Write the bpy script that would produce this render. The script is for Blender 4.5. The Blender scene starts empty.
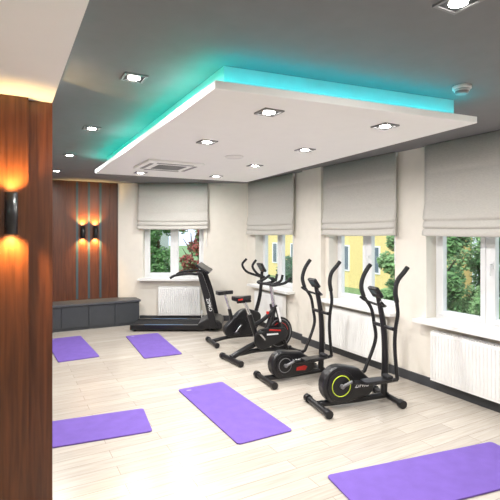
import bpy, bmesh, math, random
from mathutils import Vector, Matrix
from mathutils.geometry import convex_hull_2d
random.seed(7)
scene = bpy.context.scene
COL = scene.collection
PI = math.pi
H = 2.82

# ------------------------------------------------------------------ materials
def mat(name, col, rough=0.5, metal=0.0, var=0.06, scale=8.0, bump=0.0, bscale=60.0, emit=None, estr=0.0, stretch=(1,1,1)):
    m = bpy.data.materials.new(name); m.use_nodes = True
    nt = m.node_tree; N = nt.nodes; L = nt.links
    b = N['Principled BSDF']
    b.inputs['Roughness'].default_value = rough
    b.inputs['Metallic'].default_value = metal
    tc = N.new('ShaderNodeTexCoord'); mp = N.new('ShaderNodeMapping'); mp.inputs['Scale'].default_value = stretch
    L.new(tc.outputs['Object'], mp.inputs['Vector'])
    n = N.new('ShaderNodeTexNoise'); n.inputs['Scale'].default_value = scale; n.inputs['Detail'].default_value = 3
    L.new(mp.outputs[0], n.inputs['Vector'])
    r = N.new('ShaderNodeValToRGB')
    r.color_ramp.elements[0].position = .3; r.color_ramp.elements[1].position = .7
    r.color_ramp.elements[0].color = tuple(max(0, c*(1-var)) for c in col)+(1,)
    r.color_ramp.elements[1].color = tuple(min(1, c*(1+var)) for c in col)+(1,)
    L.new(n.outputs['Fac'], r.inputs[0]); L.new(r.outputs[0], b.inputs['Base Color'])
    if bump:
        n2 = N.new('ShaderNodeTexNoise'); n2.inputs['Scale'].default_value = bscale
        L.new(mp.outputs[0], n2.inputs['Vector'])
        bp = N.new('ShaderNodeBump'); bp.inputs['Strength'].default_value = bump; bp.inputs['Distance'].default_value = .01
        L.new(n2.outputs['Fac'], bp.inputs['Height']); L.new(bp.outputs[0], b.inputs['Normal'])
    if emit:
        b.inputs['Emission Color'].default_value = emit+(1,); b.inputs['Emission Strength'].default_value = estr
    return m

def floor_mat():
    m = bpy.data.materials.new('laminate_planks'); m.use_nodes = True
    nt = m.node_tree; N = nt.nodes; L = nt.links; b = N['Principled BSDF']
    tc = N.new('ShaderNodeTexCoord')
    br = N.new('ShaderNodeTexBrick'); br.inputs['Scale'].default_value = 1
    br.inputs['Brick Width'].default_value = 1.2; br.inputs['Row Height'].default_value = .14
    br.inputs['Mortar Size'].default_value = .0022; br.inputs['Mortar Smooth'].default_value = .3
    br.inputs['Color1'].default_value = (.56,.51,.45,1); br.inputs['Color2'].default_value = (.48,.435,.38,1)
    br.inputs['Mortar'].default_value = (.29,.25,.21,1); br.offset = .37
    L.new(tc.outputs['Object'], br.inputs['Vector'])
    mp = N.new('ShaderNodeMapping'); mp.inputs['Scale'].default_value = (1.4,22,1)
    L.new(tc.outputs['Object'], mp.inputs['Vector'])
    n = N.new('ShaderNodeTexNoise'); n.inputs['Scale'].default_value = 2.2; n.inputs['Detail'].default_value = 6
    L.new(mp.outputs[0], n.inputs['Vector'])
    r = N.new('ShaderNodeValToRGB'); r.color_ramp.elements[0].color = (.86,.85,.84,1); r.color_ramp.elements[1].color = (1.0,1,1,1)
    r.color_ramp.elements[0].position=.35; r.color_ramp.elements[1].position=.62
    L.new(n.outputs['Fac'], r.inputs[0])
    mx = N.new('ShaderNodeMixRGB'); mx.blend_type='MULTIPLY'; mx.inputs[0].default_value = 1
    L.new(br.outputs['Color'], mx.inputs[1]); L.new(r.outputs[0], mx.inputs[2]); L.new(mx.outputs[0], b.inputs['Base Color'])
    b.inputs['Roughness'].default_value = .24
    return m

def wood_mat(name, c0, c1, boards=0.0, rough=.4):
    m = bpy.data.materials.new(name); m.use_nodes = True
    nt = m.node_tree; N = nt.nodes; L = nt.links; b = N['Principled BSDF']
    tc = N.new('ShaderNodeTexCoord'); mp = N.new('ShaderNodeMapping'); mp.inputs['Scale'].default_value = (14,14,.7)
    L.new(tc.outputs['Object'], mp.inputs['Vector'])
    n = N.new('ShaderNodeTexNoise'); n.inputs['Scale'].default_value = 2.5; n.inputs['Detail'].default_value = 7; n.inputs['Distortion'].default_value=.6
    L.new(mp.outputs[0], n.inputs['Vector'])
    r = N.new('ShaderNodeValToRGB'); r.color_ramp.elements[0].color = c0+(1,); r.color_ramp.elements[1].color = c1+(1,)
    r.color_ramp.elements[0].position=.33; r.color_ramp.elements[1].position=.68
    L.new(n.outputs['Fac'], r.inputs[0]); out = r.outputs[0]
    L.new(out, b.inputs['Base Color'])
    b.inputs['Roughness'].default_value = rough
    return m

def glass_mat():
    m = bpy.data.materials.new('window_glass'); m.use_nodes = True
    nt = m.node_tree; N = nt.nodes; L = nt.links; N.remove(N['Principled BSDF'])
    t = N.new('ShaderNodeBsdfTransparent'); g = N.new('ShaderNodeBsdfGlossy'); g.inputs['Roughness'].default_value=.02
    mx = N.new('ShaderNodeMixShader'); mx.inputs[0].default_value=.05
    L.new(t.outputs[0], mx.inputs[1]); L.new(g.outputs[0], mx.inputs[2]); L.new(mx.outputs[0], N['Material Output'].inputs['Surface'])
    return m

M = dict(
 floor=floor_mat(), wall=mat('cream_plaster',(.81,.765,.69),.85,bump=.05,var=.02),
 ceil=mat('grey_ceiling_paint',(.195,.197,.205),.8,var=.03), white=mat('white_paint',(.94,.95,.94),.6,var=.01), riser=mat('cove_riser_glow_tint',(.45,.62,.62),.7,var=.02),  # riser: white surface tinted cyan so the LED glow reads deeper
 pvc=mat('white_plastic',(.82,.83,.84),.35,var=.02), metalw=mat('white_enamel',(.86,.86,.85),.4,var=.02),
 base=mat('charcoal_baseboard',(.045,.048,.055),.5), fabric=mat('grey_linen',(.60,.58,.54),.95,bump=.3,bscale=300,var=.07,scale=40,stretch=(1,1,5)),
 wood=wood_mat('warm_wood',(.060,.018,.006),(.118,.036,.011),rough=.25), wood_d=wood_mat('dark_wood',(.04,.013,.007),(.07,.024,.010)),
 wood_far=wood_mat('red_brown_wood',(.078,.021,.008),(.135,.040,.014),rough=.35),
 wood_post=wood_mat('brown_post',(.062,.018,.007),(.115,.034,.012),rough=.25),
 groove=mat('grey_strip',(.045,.08,.095),.4), bench=mat('slate_laminate',(.045,.05,.058),.5), bench_top=mat('slate_top',(.07,.075,.085),.45),
 black=mat('black_plastic',(.010,.010,.012),.34,bump=.02), satin=mat('black_powder_coat',(.013,.013,.015),.3,metal=.2), foam=mat('black_foam',(.015,.015,.017),.9,bump=.3,bscale=200),
 grey=mat('grey_plastic',(.22,.22,.23),.4), steel=mat('steel',(.6,.6,.62),.25,metal=1), silver=mat('silver_paint',(.22,.22,.23),.35,metal=.4),
 red=mat('red_paint',(.60,.02,.015),.35), lime=mat('lime_ring',(.60,.75,.03),.4), screen=mat('screen',(.10,.14,.15),.15), blue=mat('blue_trim',(.05,.22,.5),.4),
 whitep=mat('white_print',(.9,.9,.9),.5), mat1=mat('purple_foam',(.165,.095,.42),.9,bump=.3,bscale=300,var=.07), mat_logo=mat('pale_purple_print',(.32,.25,.60),.7),
 lamp=mat('lamp_glow',(1,.95,.85),.5,emit=(1,.96,.88),estr=45), warm=mat('warm_glow',(1,.7,.4),.5,emit=(1,.55,.2),estr=15),
 cyan=mat('cyan_led',(0,.8,.8),.5,emit=(0.0,.64,.74),estr=14), cyan2=mat('turquoise_led',(0,.8,.7),.5,emit=(0.0,.76,.58),estr=18), cyan3=mat('dim_cyan_led',(0,.8,.7),.5,emit=(0.0,.74,.80),estr=2.5), glass=glass_mat(),
 leaf1=mat('leaf_green',(.12,.27,.09),.6,var=.5,scale=3), leaf2=mat('leaf_dark_green',(.06,.16,.08),.6,var=.5,scale=3), leaf3=mat('leaf_light',(.20,.36,.15),.6,var=.4,scale=3),
 bark=mat('bark',(.10,.07,.045),.9), flower=mat('red_flowers',(.34,.08,.07),.6,var=.3), grass=mat('lawn',(.18,.30,.13),.9,var=.3),
 ywall=mat('yellow_render',(.74,.60,.27),.8), gwall=mat('pale_render',(.62,.70,.80),.8), dpane=mat('dark_pane',(.14,.18,.23),.15), roof=mat('roof_tile',(.30,.12,.08),.8),
)

# ------------------------------------------------------------------ mesh builder
class MB:
    def __init__(s): s.v=[]; s.f=[]; s.sm=[]
    def _add(s, vs, fs, smooth=False):
        b=len(s.v); s.v += [tuple(p) for p in vs]
        for f in fs: s.f.append(tuple(i+b for i in f)); s.sm.append(smooth)
        return s
    def box(s,x0,x1,y0,y1,z0,z1,M4=None):
        vs=[Vector(p) for p in [(x0,y0,z0),(x1,y0,z0),(x1,y1,z0),(x0,y1,z0),(x0,y0,z1),(x1,y0,z1),(x1,y1,z1),(x0,y1,z1)]]
        if M4: vs=[M4@p for p in vs]
        return s._add(vs,[(0,3,2,1),(4,5,6,7),(0,1,5,4),(1,2,6,5),(2,3,7,6),(3,0,4,7)])
    def tube(s,pts,r,n=10,k=0,flat=1.0):
        pts=[Vector(p) for p in pts]
        rs = list(r) if isinstance(r,(list,tuple)) else [r]*len(pts)
        if k and len(pts)>2:
            q=[];qr=[]
            P=[pts[0]*2-pts[1]]+pts+[pts[-1]*2-pts[-2]]
            for i in range(1,len(P)-2):
                for j in range(k):
                    t=j/k; a,b,c,d=P[i-1],P[i],P[i+1],P[i+2]
                    q.append(.5*((2*b)+(c-a)*t+(2*a-5*b+4*c-d)*t*t+(3*b-a-3*c+d)*t**3)); qr.append(rs[i-1]*(1-t)+rs[i]*t)
            q.append(pts[-1]); qr.append(rs[-1]); pts=q; rs=qr
        T=[]
        for i in range(len(pts)):
            a=pts[max(i-1,0)]; b=pts[min(i+1,len(pts)-1)]; T.append((b-a).normalized())
        u=T[0].orthogonal().normalized()
        if abs(T[0].z)<.9: u=Vector((0,0,1)).cross(T[0]).normalized()
        else: u=(Vector((0,1,0))-T[0]*T[0].y).normalized()
        rings=[]
        for i,p in enumerate(pts):
            u=(u-T[i]*u.dot(T[i])).normalized(); w=T[i].cross(u)
            rings.append([p+(u*math.cos(2*PI*j/n)+w*math.sin(2*PI*j/n)*flat)*rs[i] for j in range(n)])
        vs=[p for rg in rings for p in rg]
        fs=[(i*n+j,i*n+(j+1)%n,(i+1)*n+(j+1)%n,(i+1)*n+j) for i in range(len(pts)-1) for j in range(n)]
        s._add(vs,fs,True)
        s._add(rings[0],[tuple(range(n))[::-1]]); s._add(rings[-1],[tuple(range(n))])
        return s
    def prism(s,poly,axis,a,b):
        def mk(p,h):
            if axis=='y': return (p[0],h,p[1])
            if axis=='x': return (h,p[0],p[1])
            return (p[0],p[1],h)
        n=len(poly); vs=[mk(p,a) for p in poly]+[mk(p,b) for p in poly]
        return s._add(vs,[tuple(range(n))[::-1],tuple(range(n,2*n))]+[(i,(i+1)%n,n+(i+1)%n,n+i) for i in range(n)])
    def ring(s,c,R,r,axis='y',n=32,m=8,a0=0,a1=2*PI):
        full=abs(a1-a0-2*PI)<1e-6; vs=[]; K=n if full else n+1
        for i in range(K):
            a=a0+(a1-a0)*i/n
            for j in range(m):
                b=2*PI*j/m; rr=R+r*math.cos(b); h=r*math.sin(b)
                p={'y':(rr*math.cos(a),h,rr*math.sin(a)),'z':(rr*math.cos(a),rr*math.sin(a),h),'x':(h,rr*math.cos(a),rr*math.sin(a))}[axis]
                vs.append((c[0]+p[0],c[1]+p[1],c[2]+p[2]))
        fs=[(i*m+j,((i+1)%K)*m+j,((i+1)%K)*m+(j+1)%m,i*m+(j+1)%m) for i in range(n) for j in range(m)]
        return s._add(vs,fs,True)
    def build(s,name,m,parent=None,bevel=0,seg=2,loc=None,rz=None):
        me=bpy.data.meshes.new(name); me.from_pydata(s.v,[],s.f)
        for p,q in zip(me.polygons,s.sm): p.use_smooth=q
        bm=bmesh.new(); bm.from_mesh(me); bmesh.ops.recalc_face_normals(bm,faces=bm.faces); bm.to_mesh(me); bm.free()
        me.materials.append(m)
        o=bpy.data.objects.new(name,me); COL.objects.link(o)
        if parent: o.parent=parent
        if bevel:
            md=o.modifiers.new('bevel','BEVEL'); md.width=bevel; md.segments=seg; md.limit_method='ANGLE'; md.angle_limit=.6
        if loc: o.location=loc
        if rz is not None: o.rotation_euler=(0,0,rz)
        return o
def hull(circles,n=28):
    pts=[Vector((c[0]+c[2]*math.cos(2*PI*i/n),c[1]+c[2]*math.sin(2*PI*i/n))) for c in circles for i in range(n)]
    return [tuple(pts[i]) for i in convex_hull_2d(pts)]
def circ(cx,cy,r,n=28): return [(cx+r*math.cos(2*PI*i/n),cy+r*math.sin(2*PI*i/n)) for i in range(n)]
def rrect(x0,x1,y0,y1,r,n=5):
    out=[]
    for cx,cy,a in ((x1-r,y1-r,0),(x0+r,y1-r,90),(x0+r,y0+r,180),(x1-r,y0+r,270)):
        for i in range(n+1):
            t=math.radians(a+90*i/n); out.append((cx+r*math.cos(t),cy+r*math.sin(t)))
    return out
def tag(o,label,cat,group=None,kind=None):
    o['label']=label; o['category']=cat
    if group: o['group']=group
    if kind: o['kind']=kind
    return o
def thing(name,label,cat,loc=(0,0,0),rz=0,group=None,kind=None):
    o=bpy.data.objects.new(name,None); COL.objects.link(o); o.empty_display_size=.1
    o.location=loc; o.rotation_euler=(0,0,rz); return tag(o,label,cat,group,kind)
def dup(root,loc,rz,label):
    r=root.copy(); COL.objects.link(r); r.location=loc; r.rotation_euler=(0,0,rz); r['label']=label
    for ch in list(root.children):
        c=ch.copy(); COL.objects.link(c); c.parent=r
        for g in ch.children:
            d=g.copy(); COL.objects.link(d); d.parent=c
    return r
def text(txt,name,size,m,parent,matrix):
    cu=bpy.data.curves.new(name,'FONT'); cu.body=txt; cu.size=size; cu.extrude=.001; cu.align_x='CENTER'; cu.align_y='CENTER'
    t=bpy.data.objects.new(name+'_tmp',cu); COL.objects.link(t); bpy.context.view_layer.update()
    me=bpy.data.meshes.new_from_object(t.evaluated_get(bpy.context.evaluated_depsgraph_get()))
    bpy.data.objects.remove(t); me.materials.clear(); me.materials.append(m); me.transform(matrix)
    o=bpy.data.objects.new(name,me); COL.objects.link(o); o.parent=parent; return o

# ------------------------------------------------------------------ room shell
tag(MB().box(-3.2,4.65,-2.2,9.6,-.2,0).build('floor',M['floor']),'pale oak laminate plank floor','floor',kind='structure')
tag(MB().box(-3.2,4.65,-2.2,9.6,H,H+.2).build('ceiling',M['ceil']),'grey painted ceiling above the white dropped panel','ceiling',kind='structure')
ANG=math.radians(151.1); RZR=PI/2
RO=(4.35,0,0); OO=(4.35,8.01,0)
def wall(name,label,m,L0,L1,ops,T,loc,rz):
    b=MB(); x=L0
    for (a,c,z0,z1) in ops:
        b.box(x,a,-T,0,0,H); b.box(a,c,-T,0,0,z0); b.box(a,c,-T,0,z1,H); x=c
    b.box(x,L1,-T,0,0,H)
    return tag(b.build(name,m,loc=loc,rz=rz),label,'wall',kind='structure')
opsR=[(2.26,3.58,.78,2.5),(4.06,5.38,.78,2.5),(6.36,7.66,.78,2.5)]
opsO=[(.89,2.14,.86,2.5)]
wall('wall_right','cream wall with three windows on the right',M['wall'],-2.2,8.01,opsR,.3,RO,RZR)
wall('wall_back','cream back wall holding the single far window',M['wall'],0,2.66,opsO,.3,OO,ANG)
tag(MB().box(-3.2,2.03,9.28,9.5,0,H).build('wall_far',M['wood_d']),'dark wood panelled far wall behind the low bench','wall',kind='structure')
tag(MB().box(-3.2,-3,-2.2,9.28,0,H).build('wall_left',M['wall']),'cream side wall out on the left','wall',kind='structure')
tag(MB().box(-3,4.35,-2.2,-2,0,H).build('wall_front',M['wall']),'cream wall behind the viewer','wall',kind='structure')
tag(MB().box(4.27,4.35,5.47,5.96,0,H).build('trim_1',M['wall']),'shallow cream pilaster between the second and third windows','pilaster',kind='structure')
tag(MB().box(-3,.27,-2,3.5,2.65,H).build('trim_2',M['white']),'white ceiling soffit above the wooden partition','soffit',kind='structure')
tag(MB().box(-3,.13,3.11,3.30,0,2.65).build('wall_partition',M['wood']),'glossy brown wooden partition in the left foreground','wall',kind='structure')
tag(MB().box(.13,.272,3.165,3.30,0,2.65).build('trim_3',M['wood_post']),'dark brown corner post at the end of the wooden partition','post',kind='structure')
b=MB()
x=-1.5
while x<1.98:
    x1=min(x+.21,2.0); b.box(x+.0015,x1-.0015,9.262,9.28,0,H); x+=.21
tag(b.build('trim_4',M['wood_far']),'vertical reddish wood boards on the far wall','panelling',kind='structure')
for i,x in enumerate((1.24,1.46,1.68)):
    tag(MB().box(x-.021,x+.021,9.259,9.262,.5,H-.02).build('trim_%d'%(5+i),M['groove']),('%s blue-grey strip on the wooden far wall'%('left','middle','right')[i]),'wall strip',kind='structure')
b=MB().box(-2,5.47,0,.018,0,.11); b.box(5.96,7.99,0,.018,0,.11); b.box(5.46,5.97,.08,.098,0,.11)
tag(b.build('baseboard_right',M['base'],loc=RO,rz=RZR),'charcoal baseboard along the window wall','baseboard',kind='structure')
tag(MB().box(.02,2.2,0,.018,0,.11).build('baseboard_back',M['base'],loc=OO,rz=ANG),'charcoal baseboard under the far window','baseboard',kind='structure')

# ------------------------------------------------------------------ windows
def window(i,label,o,loc,rz):
    t0,t1,z0,z1=o
    w=thing('window_%d'%i,label,'window',loc,rz,kind='structure')
    f=.05; ya,yb=-.24,-.17
    b=MB().box(t0,t0+f,ya,yb,z0,z1).box(t1-f,t1,ya,yb,z0,z1).box(t0+f,t1-f,ya,yb,z1-f,z1).box(t0+f,t1-f,ya,yb,z0,z0+f)
    b.build('window_frame',M['pvc'],w,bevel=.006)
    mid=(t0+t1)/2
    MB().box(mid-.025,mid+.025,ya,yb+.005,z0+f,z1-f).build('mullion',M['pvc'],w,bevel=.005)
    for (a,c,hs) in ((t0+f,mid-.025,1),(mid+.025,t1-f,-1)):
        g=.06; b=MB(); y0,y1=-.225,-.155
        b.box(a,a+g,y0,y1,z0+f,z1-f).box(c-g,c,y0,y1,z0+f,z1-f).box(a+g,c-g,y0,y1,z1-f-g,z1-f).box(a+g,c-g,y0,y1,z0+f,z0+f+g)
        s=b.build('sash',M['pvc'],w,bevel=.008)
        MB().box(a+g,c-g,-.20,-.195,z0+f+g,z1-f-g).build('pane',M['glass'],s)
        if hs==1:
            hx=c-g/2; MB().box(hx-.013,hx+.013,-.155,-.143,1.42,1.50).tube([(hx,-.145,1.47),(hx,-.115,1.47),(hx,-.11,1.45),(hx,-.11,1.35)],.009,8).build('window_handle',M['pvc'],s)
    MB().box(t0-.07,t1+.07,0,.16,z0-.025,z0+.015).box(t0+.002,t1-.002,-.169,0,z0+.001,z0+.015).build('window_sill',M['metalw'],w)
    return w
window(1,'double-sash white window nearest the right edge, above the front radiator',opsR[0],RO,RZR)
window(2,'double-sash white window behind the two cross trainers',opsR[1],RO,RZR)
window(3,'double-sash white window behind the exercise bikes, next to the corner',opsR[2],RO,RZR)
window(4,'double-sash white window on the far wall behind the treadmill',opsO[0],OO,ANG)

# ------------------------------------------------------------------ blinds
def blind(label,t0,t1,zt,zb,loc,rz,seed):
    rnd=random.Random(seed)
    w=thing('roman_blind',label,'blind',loc,rz,'grey roman blinds')
    MB().box(t0+.01,t1-.01,.025,.06,zt-.05,zt).build('head_rail',M['pvc'],w,bevel=.004)
    d=zt-zb
    prof=[(.066,zt),(.066,zt-.3*d),(.062,zt-.31*d),(.067,zt-.33*d),(.068,zt-.62*d),(.063,zt-.635*d),(.070,zt-.66*d),(.085,zt-.74*d),(.098,zt-.80*d),(.094,zt-.825*d),(.070,zt-.83*d),
          (.092,zt-.85*d),(.106,zt-.89*d),(.102,zt-.912*d),(.074,zt-.915*d),(.094,zt-.93*d),(.110,zt-.965*d),(.108,zt-.995*d),(.098,zb),(.075,zb)]
    K=30; m=len(prof); vs=[]; ph=rnd.random()*6
    for i in range(K+1):
        u=i/K; x=t0+(t1-t0)*u
        for j,(y,z) in enumerate(prof):
            k=min(1,max(0,(zt-z)/d-.25)/.7)
            sag=.012*k*math.sin(PI*u)
            vs.append((x,y+.006*k*math.sin(u*9+ph+j*.6)+.003*k*math.sin(u*23+ph*2),z-sag))
    for i in range(K+1):
        x=t0+(t1-t0)*i/K
        for j,(y,z) in enumerate(prof): vs.append((x,.061,z))
    o=(K+1)*m; fs=[]
    for i in range(K):
        for j in range(m-1):
            fs.append((i*m+j,(i+1)*m+j,(i+1)*m+j+1,i*m+j+1)); fs.append((o+i*m+j,o+i*m+j+1,o+(i+1)*m+j+1,o+(i+1)*m+j))
        fs.append((i*m,o+i*m,o+(i+1)*m,(i+1)*m)); fs.append((i*m+m-1,(i+1)*m+m-1,o+(i+1)*m+m-1,o+i*m+m-1))
    for j in range(m-1):
        fs.append((j,j+1,o+j+1,o+j)); fs.append((K*m+j,o+K*m+j,o+K*m+j+1,K*m+j+1))
    b=MB(); b._add(vs,fs,True); b.build('blind_fabric',M['fabric'],w)
    MB().tube([(t0+.03,.04,zt-.06),(t0+.03,.045,zb-.35)],.0035,6).tube([(t0+.045,.04,zt-.06),(t0+.045,.045,zb-.35)],.0035,6).tube([(t0+.03,.045,zb-.35),(t0+.0375,.045,zb-.36),(t0+.045,.045,zb-.35)],.0035,6).build('pull_chain',M['pvc'],w)
blind('grey roman blind at the right edge above the front radiator',2.10,3.55,H-.005,1.77,RO,RZR,1)
blind('grey roman blind over the window behind the two cross trainers',3.98,5.43,H-.005,1.77,RO,RZR,2)
blind('grey roman blind over the window behind the bikes, next to the corner',6.24,7.84,H-.005,1.77,RO,RZR,3)
blind('grey roman blind on the far wall above the treadmill',.79,2.23,H-.005,1.88,OO,ANG,4)

# ------------------------------------------------------------------ radiators
def radiator(label,t0,t1,loc,rz,z0=.13,z1=.68):
    c=Matrix.Translation(loc)@Matrix.Rotation(rz,4,'Z')@Vector(((t0+t1)/2,.07,0)); hw=(t1-t0)/2
    w=thing('radiator',label,'radiator',c,rz,'white panel radiators'); t0,t1=-hw,hw; O=-.07
    b=MB().box(t0,t1,O+.04,O+.115,z0,z1)
    k=int((t1-t0)/.04)
    for i in range(k):
        x=t0+(t1-t0)*(i+.5)/k; b.prism([(x-.014,O+.115),(x-.007,O+.123),(x+.007,O+.123),(x+.014,O+.115)],'z',z0+.03,z1-.03)
    b.build('panel',M['metalw'],w)
    b=MB().box(t0,t1,O+.045,O+.05,z1+.0,z1+.016)
    for i in range(int((t1-t0)/.03)):
        x=t0+.01+i*.03; b.box(x,x+.008,O+.045,O+.112,z1,z1+.016)
    b.build('top_grille',M['metalw'],w)
    MB().tube([(t0-.03,.005,z0+.05),(t0,.005,z0+.05)],.012).tube([(t0-.03,.005,z0+.02),(t0-.03,.005,z0+.1)],.02).build('valve',M['pvc'],w)
    MB().tube([(t0-.03,.005,z0+.03),(t0-.03,.005,0.0)],.008).build('pipe',M['metalw'],w)
    MB().box(t0+.15,t0+.18,O+.002,O+.04,z0+.05,z1-.05).build('bracket',M['metalw'],w)
    MB().box(t1-.18,t1-.15,O+.002,O+.04,z0+.05,z1-.05).build('bracket',M['metalw'],w)
radiator('white radiator at the right edge under the front window',2.2,3.43,RO,RZR)
radiator('white radiator under the window behind the cross trainers',4.15,5.32,RO,RZR)
radiator('white radiator under the window behind the exercise bikes',6.5,7.5,RO,RZR)
radiator('white radiator under the far window behind the treadmill',.95,1.80,OO,ANG,.13,.70)

# ------------------------------------------------------------------ dropped ceiling panel
P=[(1.04,2.29),(3.07,2.07),(3.40,6.25),(1.08,6.34)]
def inset(l,f,r_,b_):
    return [(P[0][0]+l,P[0][1]+f),(P[1][0]-r_,P[1][1]+f),(P[2][0]-r_,P[2][1]-b_),(P[3][0]+l,P[3][1]-b_)]
pn=thing('dropped_ceiling_panel','large white dropped ceiling panel with turquoise lit cove','ceiling panel')
MB().prism(P,'z',2.615,2.665).build('panel',M['white'],pn,bevel=.004)
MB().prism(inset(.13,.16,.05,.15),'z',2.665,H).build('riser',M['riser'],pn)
A=inset(.05,.06,.02,.06); B=inset(.07,.08,.04,.08)
for i in range(4):
    j=(i+1)%4; MB().prism([A[i],A[j],B[j],B[i]],'z',2.666,2.680).build('led_strip',(M['cyan'],M['cyan3'],M['cyan2'],M['cyan2'])[i],pn)['label']='glowing turquoise strip light'

PZ=2.615
ac=thing('air_conditioner','square white air conditioning cassette set in the dropped panel','air conditioner',(1.72,5.15,PZ))
MB().prism(rrect(-.34,.34,-.34,.34,.03),'z',-.028,0).build('body',M['white'],ac,bevel=.008)
b=MB()
for i in range(9): b.box(-.17,.17,-.165+i*.038,-.150+i*.038,-.034,-.028)
b.build('intake_grille',M['grey'],ac)
for k in range(4):
    R=Matrix.Rotation(k*PI/2,4,'Z'); MB().box(-.22,.22,.245,.285,-.032,-.028,R).build('air_vent',M['grey'],ac)
sp=thing('ceiling_speaker','round white disc flush in the dropped panel beside the air conditioner','speaker',(2.137,4.22,PZ))
MB().prism(circ(0,0,.10),'z',-.008,0).build('grille',M['metalw'],sp,bevel=.002)
MB().ring((0,0,-.008),.095,.004,'z').build('rim',M['pvc'],sp)
sd=thing('smoke_detector','round smoke detector on the grey ceiling near the panel corner','smoke detector',(2.78,1.99,H))
MB().prism(circ(0,0,.062),'z',-.022,0).build('base',M['pvc'],sd,bevel=.004)
MB().prism(circ(0,0,.045),'z',-.055,-.022).build('sensor',M['grey'],sd,bevel=.012)
MB().prism(circ(0,0,.05),'z',-.036,-.030).build('rim',M['pvc'],sd)

# ------------------------------------------------------------------ downlights
def downlight(label,loc):
    t=thing('recessed_downlight',label,'ceiling light',loc,0,'recessed downlights')
    s=.075
    b=MB().box(-s,s,-s,-s+.014,-.01,0).box(-s,s,s-.014,s,-.01,0).box(-s,-s+.014,-s+.014,s-.014,-.01,0).box(s-.014,s,-s+.014,s-.014,-.01,0)
    b.build('frame',M['grey'],t)
    MB().box(-s+.014,s-.014,-s+.014,s-.014,-.004,0).build('baffle',M['black'],t)
    MB().prism(circ(0,0,.040),'z',-.009,-.004).build('lamp',M['lamp'],t)
    ld=bpy.data.lights.new('downlight_beam','AREA'); ld.shape='DISK'; ld.size=.09; ld.energy=22; ld.color=(1,.98,.95)
    lo=bpy.data.objects.new('downlight_beam',ld); COL.objects.link(lo); lo.parent=t; lo.location=(0,0,-.03)
    return t
D=[((.74,2.91,H),'downlight in the grey ceiling left of the dropped panel, nearest the soffit'),
 ((.74,4.52,H),'second downlight in the grey ceiling left of the dropped panel'),
 ((.74,6.22,H),'third downlight in the grey ceiling left of the dropped panel'),
 ((.74,7.9,H),'farthest downlight in the grey ceiling before the wooden wall'),
 ((1.75,1.27,H),'downlight in the grey ceiling at the top edge of the view'),
 ((2.83,7.6,H),'downlight in the grey ceiling in front of the far window'),
 ((1.9,7.3,H),'downlight in the grey ceiling beyond the air conditioner'),
 ((1.554,2.55,PZ),'downlight in the dropped panel nearest its front left corner'),
 ((2.527,2.456,PZ),'downlight in the dropped panel nearest its front right corner'),
 ((1.577,3.65,PZ),'downlight in the dropped panel between the front left one and the air conditioner'),
 ((2.565,3.535,PZ),'second downlight on the window side of the dropped panel'),
 ((2.64,4.66,PZ),'third downlight on the window side of the dropped panel'),
 ((1.6,5.95,PZ),'downlight in the dropped panel just past the air conditioner'),
 ((2.65,5.8,PZ),'farthest downlight on the window side of the dropped panel'),
 ((3.9,1.2,H),'added out-of-view fill downlight in the grey ceiling near the window wall'),  # unseen lamp, added as fill light
 ((-.9,1.2,2.65),'added out-of-view fill downlight in the white soffit left of the viewer'),  # added out of view to light the soffit and partition area
 ((.9,-.8,H),'added out-of-view fill downlight in the grey ceiling behind the viewer')]  # extra unseen fill lamp behind the camera
d0=downlight(D[0][1],D[0][0])
for loc,lab in D[1:]: dup(d0,loc,0,lab)

# ------------------------------------------------------------------ wall sconces
def sconce(label,x,y,z,h=.24,r=.036,eu=3.0,ed=3.0):
    t=thing('wall_sconce',label,'wall lamp',(x,y,z),0,'black up-down wall sconces')
    n=20; b=MB(); vs=[]
    for zz,rr in ((-h/2,r),(h/2,r),(h/2,r-.004),(-h/2,r-.004)):
        vs+=[(rr*math.cos(2*PI*i/n),-.055+rr*math.sin(2*PI*i/n),zz) for i in range(n)]
    fs=[(k*n+i,k*n+(i+1)%n,((k+1)%4)*n+(i+1)%n,((k+1)%4)*n+i) for k in range(4) for i in range(n)]
    b._add(vs,fs,True); b.build('shade',M['black'],t)
    MB().box(-.025,.025,-.02,0,-.05,.05).build('wall_plate',M['black'],t)
    MB().prism([(p[0],p[1]-.055) for p in circ(0,0,r-.006)],'z',-.02,.02).build('lamp',M['warm'],t)
    for s in (1,-1):
        ld=bpy.data.lights.new('sconce_beam','SPOT'); ld.energy=eu if s>0 else ed; ld.color=(1,.62,.22); ld.spot_size=math.radians(115); ld.spot_blend=.9; ld.shadow_soft_size=.02
        lo=bpy.data.objects.new('sconce_beam',ld); COL.objects.link(lo); lo.parent=t; lo.location=(0,-.08,s*(h/2+.005))
        lo.rotation_euler=((PI-.45) if s>0 else .45,0,0)
    return t
sconce('black cylinder sconce on the wooden partition in the left foreground',.033,3.11,1.92,.25,.036,32,42)
sconce('left one of the two black sconces on the far wooden wall',1.34,9.262,1.82,.24,.045,42,42)
sconce('right one of the two black sconces on the far wooden wall',1.58,9.262,1.82,.24,.045,42,42)

# ------------------------------------------------------------------ bench
bn=thing('storage_bench','long low slate-grey storage bench along the far wooden wall','bench',(0,0,0))
MB().prism([(-1.5,8.74),(2.32,8.74),(2.32,9.07),(1.98,9.24),(-1.5,9.24)],'z',.0,.45).build('body',M['bench'],bn)
MB().prism([(-1.5,8.70),(2.35,8.70),(2.35,9.06),(2.0,9.245),(-1.5,9.245)],'z',.45,.488).build('seat_top',M['bench_top'],bn,bevel=.005)
for i in range(8):
    x=-1.49+i*.478; MB().box(x,x+.466,8.722,8.74,.05,.44).build('door',M['bench'],bn,bevel=.003)

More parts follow.
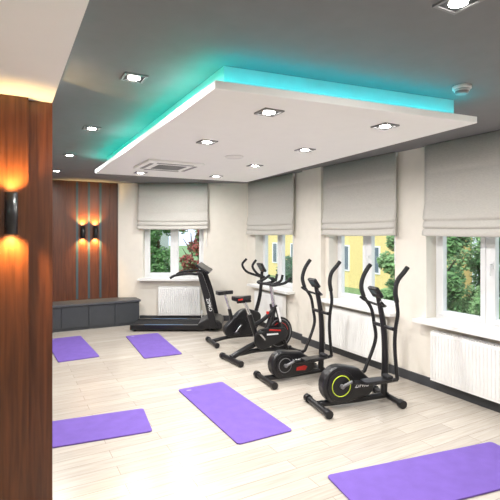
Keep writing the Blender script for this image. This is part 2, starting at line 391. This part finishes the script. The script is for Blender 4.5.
# ------------------------------------------------------------------ mats
def ymat(label,x,y,rz,L=1.5,W=.56):
    t=thing('exercise_mat',label,'exercise mat',(x,y,0),rz,'purple exercise mats')
    MB().prism(rrect(-W/2,W/2,-L/2,L/2,.035),'z',.001,.014).build('mat_body',M['mat1'],t,bevel=.004)
    MB().prism([(p[0]*1.8-W/2+.10,p[1]+L/2-.09) for p in circ(0,0,.018,16)],'z',.014,.0146).build('printed_emblem',M['mat_logo'],t)
ymat('purple exercise mat lying in the middle of the floor',2.01,4.09,0)
ymat('purple exercise mat cut by the bottom right corner of the view',2.82,2.19,math.radians(80.5),1.6)
ymat('purple exercise mat behind the foreground wooden post, lying crosswise',.46,4.31,math.radians(83))
ymat('purple exercise mat at far left in front of the bench',.90,7.44,math.radians(2))
ymat('purple exercise mat in front of the treadmill',2.07,7.02,math.radians(-3.5))

# ------------------------------------------------------------------ machines
def stabilizer(r,x,w,cap=M['grey'],wheels=False,rad=.03):
    s=MB().tube([(x,-w,.045),(x,w,.045)],rad,12).build('stabilizer',M['satin'],r)
    for k in (-1,1):
        MB().tube([(x,k*(w-.03),.043),(x,k*(w+.03),.043)],.042,12).build('end_cap',cap,s)
        if wheels: MB().tube([(x+.05,k*(w-.09),.032),(x+.05,k*(w-.06),.032)],.031,14).build('transport_wheel',M['grey'],s)
def saddle(r,x,z,m=None):
    out=[(.15,0),(.14,.018),(.08,.026),(.0,.045),(-.06,.085),(-.11,.10),(-.135,.07),(-.14,0),(-.135,-.07),(-.11,-.10),(-.06,-.085),(0,-.045),(.08,-.026),(.14,-.018)]
    return MB().prism([(x+p[0],p[1]) for p in out],'z',z,z+.06).build('saddle',m or M['black'],r,bevel=.022,seg=3)
def pedal(par,x,y,z):
    MB().box(x-.05,x+.05,y-.045,y+.045,z-.012,z+.012).build('pedal',M['black'],par,bevel=.005)

def elliptical(label,loc,rz,accent,kind):
    r=thing('elliptical_trainer',label,'cross trainer',loc,rz)
    cap=M['satin']
    stabilizer(r,-.42,.22,cap); stabilizer(r,.42,.24,cap,wheels=True)
    MB().tube([(-.42,0,.06),(-.2,0,.055),(.2,0,.055),(.42,0,.06)],.032,10,4).build('base_frame',M['satin'],r)
    MB().tube([(.37,0,.06),(.39,0,.45),(.37,0,.8),(.30,0,1.13)],[.038,.036,.032,.026],12,6).build('mast',M['satin'],r)
    R0=.20 if kind=='lime' else .165; zc=R0+.04
    h=MB().prism(hull([(-.19,zc,R0),(.12,.19,.09),(.0,.33,.07)]) if kind=='lime' else hull([(-.20,zc,R0),(.16,.16,.09),(.02,.27,.07)]),'y',-.065,.065).build('flywheel_housing',M['black'],r,bevel=.025,seg=3)
    for s in (-1,1):
        MB().prism(circ(-.19,zc,R0-.045,36),'y',s*.065,s*.078).build('disc_cover',M['satin'],h,bevel=.004)
        if kind=='lime':
            MB().ring((-.19,s*.078,zc),.105,.0045).build('accent_ring',accent,h)['label']='yellow-green ring'
        else:
            MB().prism([(-.03,.12),(.10,.11),(.13,.15),(.09,.17),(-.02,.16)],'y',s*.065,s*.070).build('accent_panel',accent,h,bevel=.002)['label']='small red panel'
            MB().ring((-.19,s*.078,zc),.085,.004).build('accent_ring',M['silver'],h)
        MB().tube([(-.19,s*.075,zc),(-.19,s*.11,zc)],.022,16).build('hub_cap',M['silver'],h)
    text('ZIPRO' if kind=='lime' else 'HMS','printed_lettering',.06,M['whitep'],h,Matrix.Translation((.06,-.0665,.22) if kind=='lime' else (-.02,-.0665,.24))@Matrix.Rotation(PI/2,4,'X'))
    MB().tube([(.37,-.17,.80),(.37,.17,.80)],.02,12).build('pivot_axle',M['satin'],r)
    for s,cr,jt,top in ((-1,(-.08,zc+.045),(.42,.27),.05),(1,(-.30,zc-.045),(.24,.28),-.05)):
        MB().tube([(-.19,s*.10,zc),(cr[0],s*.105,cr[1])],.016,10).build('crank_arm',M['silver'],r)
        MB().tube([(cr[0],s*.135,cr[1]),((cr[0]+jt[0])/2,s*.15,(cr[1]+jt[1])/2-.02),(jt[0],s*.165,jt[1])],.02,10,5).build('pedal_beam',M['satin'],r)
        px=(cr[0]+jt[0])/2-.02; pz=(cr[1]+jt[1])/2+.01
        pd=MB().prism(rrect(px-.17,px+.17,s*.19-.065,s*.19+.065,.04),'z',pz,pz+.025).build('foot_plate',M['black'],r,bevel=.006)
        MB().box(px+.10,px+.165,s*.19-.055,s*.19+.055,pz+.025,pz+.055).build('toe_lip',M['foam'],pd,bevel=.01)
        y=lambda f: s*(.165+.07*f)
        pts=[(jt[0],y(0),jt[1]),(.385+top*-.1,y(.2),.60),(.38,y(.35),.80),(.375+top*.4,y(.6),.96),(.32+top,y(.85),1.09)]
        ar=MB().tube(pts,.020,10,6).build('swing_arm',M['satin'],r)
        MB().tube([(.32+top,y(.85),1.09),(.295+top,y(1),1.20),(.32+top,y(1),1.31),(.39+top*1.3,y(1),1.40),(.43+top*1.3,y(1),1.445)],.024,12,6).build('grip',M['foam'],ar)
    MB().tube([(.20,-.19,1.10),(.25,-.17,1.06),(.32,-.10,1.03),(.33,0,1.02),(.32,.10,1.03),(.25,.17,1.06),(.20,.19,1.10)],.013,8,4).build('fixed_handlebar',M['satin'],r)
    R=Matrix.Translation((.27,0,1.17))@Matrix.Rotation(math.radians(-35),4,'Y')
    c=MB().box(-.02,.02,-.085,.085,-.065,.065,R).build('console',M['black'],r,bevel=.012)
    MB().box(-.0225,-.02,-.045,.045,-.01,.035,R).build('screen',M['screen'],c)
    return r
elliptical('nearest black cross trainer with a yellow-green ring on its flywheel housing',(3.20,3.55,0),math.radians(-10),M['lime'],'lime')
elliptical('black cross trainer with red accents behind the nearest one',(3.15,4.54,0),math.radians(-4),M['red'],'red')

# spin bike
r=thing('spin_bike','bulky black indoor spinning bike with red and white accents','exercise bike',(3.27,5.56,0),math.radians(4))
stabilizer(r,-.52,.24,M['black'],rad=.034); stabilizer(r,.52,.24,M['black'],wheels=True,rad=.034)
MB().tube([(-.52,0,.07),(-.25,0,.17),(-.05,0,.24),(.1,0,.42),(.22,0,.70)],.042,12,5).tube([(.52,0,.07),(.30,0,.075),(-.05,0,.11),(-.40,0,.10)],.032,10,5).tube([(-.06,0,.22),(-.14,0,.42),(-.22,0,.64)],.038,12,4).tube([(-.16,0,.47),(.0,0,.53),(.2,0,.66)],.032,10,4).build('frame',M['satin'],r)
fw=MB().prism(circ(.30,.32,.235,40),'y',-.025,.025).build('flywheel',M['satin'],r,bevel=.006)
for s in (-1,1):
    MB().ring((.30,s*.025,.32),.20,.005).build('flywheel_rim',M['grey'],fw)
    MB().ring((.30,s*.025,.32),.15,.004,a0=.2,a1=2.2).build('flywheel_stripe',M['red'],fw)['label']='red arc stripe'
    MB().tube([(.30,0,.32),(.30,s*.075,.32)],.03,14).build('flywheel_hub',M['steel'],fw)
    MB().tube([(.20,s*.06,.74),(.27,s*.07,.5),(.30,s*.07,.32),(.42,s*.06,.075)],.024,10,4).build('fork_blade',M['satin'],r)
    MB().prism([(.19,.72),(.225,.73),(.28,.50),(.255,.49)],'y',s*.086,s*.093).build('fork_decal',M['whitep'],r)['label']='white fork decal'
g=MB().prism(hull([(-.05,.29,.15),(.28,.32,.10)]),'y',-.12,-.075).build('belt_guard',M['black'],r,bevel=.015)
MB().prism([(.04,.40),(.25,.368),(.24,.39),(.05,.42)],'y',-.126,-.118).build('guard_stripe',M['red'],g)
MB().prism([(.0,.335),(.20,.325),(.20,.345),(.0,.36)],'y',-.126,-.118).build('guard_stripe',M['whitep'],g)['label']='white stripe'
for s in (-1,1):
    e=(-.05+s*.12,.29-s*.12)
    k=MB().tube([(-.05,s*.145,.29),(e[0],s*.15,e[1])],.015,8).tube([(-.05,0,.29),(-.05,s*.15,.29)],.014,8).build('crank_arm',M['steel'],r)
    pedal(k,e[0],s*.20,e[1])
MB().tube([(-.20,0,.60),(-.30,0,.82)],.024,10).build('seat_post',M['steel'],r)
MB().tube([(-.42,0,.83),(-.20,0,.83)],.02,8).build('saddle_slider',M['satin'],r)
sd_=saddle(r,-.34,.85,M['black']); MB().box(-.46,-.39,-.101,.101,.868,.888).build('saddle_stripe',M['red'],sd_,bevel=.004)
MB().tube([(.22,0,.66),(.16,0,1.02)],.028,10).build('handlebar_post',M['steel'],r)
MB().tube([(.32,-.07,1.18),(.28,-.07,1.09),(.12,-.09,1.05),(.08,-.23,1.06),(.22,-.27,1.09),(.32,-.26,1.15)],.020,10,5).tube([(.32,.07,1.18),(.28,.07,1.09),(.12,.09,1.05),(.08,.23,1.06),(.22,.27,1.09),(.32,.26,1.15)],.020,10,5).tube([(.12,-.09,1.05),(.12,.09,1.05)],.022,10).build('handlebars',M['foam'],r)
R=Matrix.Translation((.19,0,1.12))@Matrix.Rotation(math.radians(-50),4,'Y')
c=MB().box(-.012,.012,-.06,.06,-.045,.045,R).build('console',M['black'],r,bevel=.008); MB().box(-.0145,-.012,-.04,.04,-.02,.03,R).build('screen',M['screen'],c)
MB().tube([(.10,0,.56),(.10,0,.65)],.022,12).build('resistance_knob',M['red'],r)

# upright bike
r=thing('upright_bike','black upright exercise bike with closed housing, next to the treadmill','exercise bike',(3.40,6.50,0),math.radians(-6))
stabilizer(r,-.48,.22,M['satin']); stabilizer(r,.42,.22,M['satin'],wheels=True)
MB().tube([(-.48,0,.06),(-.2,0,.1),(.2,0,.1),(.42,0,.06)],.03,10,4).build('base_frame',M['satin'],r)
h=MB().prism(hull([(.10,.33,.22),(-.18,.22,.11),(.26,.40,.10)]),'y',-.065,.065).build('housing',M['black'],r,bevel=.025,seg=3)
for s in (-1,1):
    MB().prism(circ(-.02,.30,.11,28),'y',s*.065,s*.075).build('disc_cover',M['satin'],h,bevel=.003)
    e=(-.02+s*.10,.30+s*.12)
    k=MB().tube([(-.02,s*.095,.30),(e[0],s*.10,e[1])],.013,8).tube([(-.02,s*.06,.30),(-.02,s*.1,.30)],.018,8).build('crank_arm',M['steel'],r)
    pedal(k,e[0],s*.15,e[1])
MB().tube([(-.12,0,.28),(-.19,0,.56)],[.036,.03],12).build('seat_tube',M['satin'],r)
MB().tube([(-.18,0,.54),(-.26,0,.80)],.02,10).build('seat_post',M['steel'],r)
saddle(r,-.27,.80)
MB().tube([(.26,0,.40),(.36,0,.75),(.40,0,1.15)],[.034,.030,.026],12,5).build('mast',M['satin'],r)
MB().tube([(.20,-.20,1.36),(.13,-.22,1.26),(.21,-.23,1.14),(.35,-.18,1.08),(.40,0,1.06),(.35,.18,1.08),(.21,.23,1.14),(.13,.22,1.26),(.20,.20,1.36)],.02,10,5).build('handlebars',M['foam'],r)
R=Matrix.Translation((.39,0,1.22))@Matrix.Rotation(math.radians(-30),4,'Y')
c=MB().box(-.02,.02,-.10,.10,-.08,.08,R).build('console',M['black'],r,bevel=.012); MB().box(-.0225,-.02,-.055,.055,-.02,.04,R).build('screen',M['screen'],c)

# treadmill
r=thing('treadmill','black treadmill standing along the far wall under the window','treadmill',(2.90,8.01,0),math.radians(-28.9))
MB().box(-.84,.5,-.24,.24,.045,.10).build('deck',M['black'],r)
MB().box(-.85,.45,-.225,.225,.10,.106).build('running_belt',M['foam'],r)
for s in (-1,1):
    MB().prism(rrect(-.86,.5,min(s*.24,s*.33),max(s*.24,s*.33),.02),'z',.03,.122).build('side_rail',M['satin'],r,bevel=.012)
    MB().box(-.60,.10,s*.285-.010,s*.285+.010,.122,.1235).build('rail_stripe',M['blue'],r)
    MB().tube([(-.78,s*.26,.0),(-.78,s*.26,.04)],.03,12).build('foot',M['black'],r)
    MB().tube([(.6,s*.26,.0),(.6,s*.26,.08)],.03,12).build('foot',M['black'],r)
MB().prism([(.38,.05),(.82,.05),(.82,.15),(.76,.21),(.55,.24),(.38,.14)],'y',-.33,.33).build('motor_hood',M['black'],r,bevel=.02,seg=3)
for s in (-1,1):
    u=MB().prism([(.61,.08),(.74,.08),(.60,.70),(.46,1.10),(.37,1.10),(.48,.68)],'y',s*.34,s*.385).build('upright',M['black'],r,bevel=.010)
    if s==-1:
        T=Matrix.Translation((.595,-.387,.50))@Matrix.Rotation(math.radians(76),4,'Y')@Matrix.Rotation(PI/2,4,'X')
        text('ZIPRO','printed_lettering',.085,M['whitep'],u,T)
    MB().tube([(.40,s*.35,1.05),(.20,s*.35,1.06),(-.02,s*.35,1.03),(-.12,s*.35,.98)],.024,10,5).build('handrail',M['foam'],r)
R=Matrix.Translation((.47,0,1.14))@Matrix.Rotation(math.radians(-58),4,'Y')
c=MB().box(-.022,.022,-.37,.37,-.14,.14,R).build('console',M['black'],r,bevel=.016,seg=3)
MB().box(-.025,-.022,-.14,.14,-.02,.09,R).build('screen',M['screen'],c)
for s in (-1,1): MB().box(-.026,-.022,min(s*.2,s*.3),max(s*.2,s*.3),-.06,.06,R).build('keypad',M['grey'],c)
MB().box(-.028,-.022,-.02,.02,-.10,-.06,R).build('safety_key',M['red'],c)

# ------------------------------------------------------------------ outside
tag(MB().box(-40,70,-30,90,-1.0,-.9).build('ground',M['grass']),'green lawn outside the windows','ground',kind='structure')
def foliage(cl,n,size,rnd):
    vs=[];fs=[]
    for (cx,cy,cz,rr) in cl:
        for _ in range(n):
            d=Vector((rnd.gauss(0,1),rnd.gauss(0,1),rnd.gauss(0,1))).normalized()*rr*(rnd.random()**.4)
            c=Vector((cx,cy,cz))+d
            a=Vector((rnd.gauss(0,1),rnd.gauss(0,1),rnd.gauss(0,1))).normalized(); b_=a.orthogonal().normalized()
            s=size*(.6+.8*rnd.random()); k=len(vs)
            vs+=[c-a*s,c-b_*s*.5,c+a*s,c+b_*s*.5]; fs.append((k,k+1,k+2,k+3))
    return vs,fs
def tree(name,label,cat,x,y,h,w,m,seed,n=260,size=.06,nc=14,z0=-.9,group=None,low=.2,flowers=None):
    rnd=random.Random(seed); t=thing(name,label,cat,(x,y,z0),0,group)
    b=MB(); b.tube([(0,0,0),(.03,0,h*.4),(-.03,.04,h*.85)],[.05*h/2.2,.04*h/2.2,.012],8,3)
    for k in range(5):
        a=rnd.random()*6.28; b.tube([(0,0,h*(.25+.1*k)),(math.cos(a)*w*.6,math.sin(a)*w*.6,h*(.4+.1*k))],[.02*h/2.2,.006],6)
    b.build('trunk',M['bark'],t)
    cl=[]
    for k in range(nc):
        zz=h*(low+(1-low)*(k+rnd.random())/nc); q=w*(1.0-.6*abs((zz/h-.5))); a=rnd.random()*6.28; rr=q*rnd.random()**.5
        cl.append((rr*math.cos(a),rr*math.sin(a),zz,w*.42))
    vs,fs=foliage(cl,n,size,rnd); f=MB(); f._add(vs,fs); f.build('foliage',m,t)['kind']='stuff'
    if flowers:
        vs,fs=foliage(cl,n*2,size*.8,rnd); f=MB(); f._add([(p[0]*1.08,p[1]*1.08,p[2]*1.02) for p in vs],fs); f.build('flowers',flowers,t)['kind']='stuff'
tree('leafy_tree','bushy green tree outside the window nearest the right edge','tree',8.4,6.55,3.6,.65,M['leaf1'],11,n=500,nc=16)
tree('leafy_tree','lighter green tree outside the front window, farther away','tree',11.2,7.4,2.7,.9,M['leaf3'],12,n=500,nc=14)
tree('leafy_tree','low dark green tree outside the front window, toward its right edge','tree',8.6,4.9,2.8,.65,M['leaf2'],18,n=450,nc=14)
tree('leafy_tree','light green tree outside the window behind the cross trainers','tree',9.5,8.7,2.6,.7,M['leaf3'],13,n=500,nc=14)
tree('leafy_tree','dark tree seen low through the corner window','tree',9.0,13.2,1.7,.8,M['leaf2'],14,n=450,nc=14)
def bldg(label,x,y,rz,L,Hh,wm,cols,rows,first=.8):
    t=thing('apartment_building',label,'building',(x,y,-.9),rz)
    MB().box(0,L,-6,0,0,Hh).build('wall',wm,t)
    MB().prism([(-6.4,Hh),(.4,Hh),(-3,Hh+1.8)],'x',-.3,L+.3).build('roof',M['roof'],t)
    for i in range(cols):
        for j in range(rows):
            xx=.8+(L-1.6)*(i+.1)/cols; zz=first+j*2.7
            f=MB().box(xx,xx+1.1,0,.05,zz,zz+.07).box(xx,xx+1.1,0,.05,zz+1.23,zz+1.3).box(xx,xx+.07,0,.05,zz+.07,zz+1.23).box(xx+1.03,xx+1.1,0,.05,zz+.07,zz+1.23).box(xx+.52,xx+.58,0,.05,zz+.07,zz+1.23).build('window',M['pvc'],t)
            MB().box(xx+.07,xx+1.03,0,.02,zz+.07,zz+1.23).build('pane',M['dpane'],f)
bldg('yellow rendered building outside the right-hand windows',15,11.8,PI/2,18,7,M['ywall'],8,2)
bldg('pale blue-grey building added as a bright backdrop outside the front window',16,2.0,PI/2,9,6,M['gwall'],4,2)  # added block, its pale blue stands in for bright sky
bldg('pale grey building seen through the far window',6.4,22.5,ANG,12,7,M['gwall'],5,2)
tree('leafy_tree','tall green tree outside the far window','tree',5.0,16.2,4.2,.8,M['leaf1'],15,n=500,nc=16)
tree('leafy_tree','reddish tree outside the right sash of the far window','tree',5.0,12.7,3.2,.5,M['leaf3'],16,n=160,size=.05,nc=18,flowers=M['flower'])
tree('leafy_tree','dark conifer-like tree outside the left sash of the far window','tree',3.2,17.5,2.4,.8,M['leaf2'],17,n=450,nc=14)

# ------------------------------------------------------------------ sun and sky
sl=bpy.data.lights.new('sun','SUN'); sl.energy=3.6; sl.color=(1,.97,.92); sl.angle=.02
so=bpy.data.objects.new('sun',sl); COL.objects.link(so); so.rotation_euler=Vector((.62,.42,-.66)).to_track_quat('-Z','Y').to_euler()
w=bpy.data.worlds.new('sky'); scene.world=w; w.use_nodes=True
N=w.node_tree.nodes; L=w.node_tree.links; bg=N['Background']
tc=N.new('ShaderNodeTexCoord'); n_=N.new('ShaderNodeTexNoise'); n_.inputs['Scale'].default_value=2.2; n_.inputs['Detail'].default_value=5
rp=N.new('ShaderNodeValToRGB'); rp.color_ramp.elements[0].color=(.50,.68,.95,1); rp.color_ramp.elements[1].color=(.92,.96,1,1)
rp.color_ramp.elements[0].position=.35; rp.color_ramp.elements[1].position=.6
L.new(tc.outputs['Generated'],n_.inputs['Vector']); L.new(n_.outputs['Fac'],rp.inputs[0]); L.new(rp.outputs[0],bg.inputs['Color']); bg.inputs['Strength'].default_value=1.7

# ------------------------------------------------------------------ camera
cd=bpy.data.cameras.new('camera'); cam=bpy.data.objects.new('camera',cd); COL.objects.link(cam)
cam.location=(0,0,1.8); cam.rotation_euler=(PI/2,0,math.radians(-28.9))
cd.sensor_width=36; cd.sensor_fit='HORIZONTAL'; cd.lens=444/500*36; cd.shift_y=-.034; cd.clip_start=.05
scene.camera=cam
scene.view_settings.view_transform='Standard'
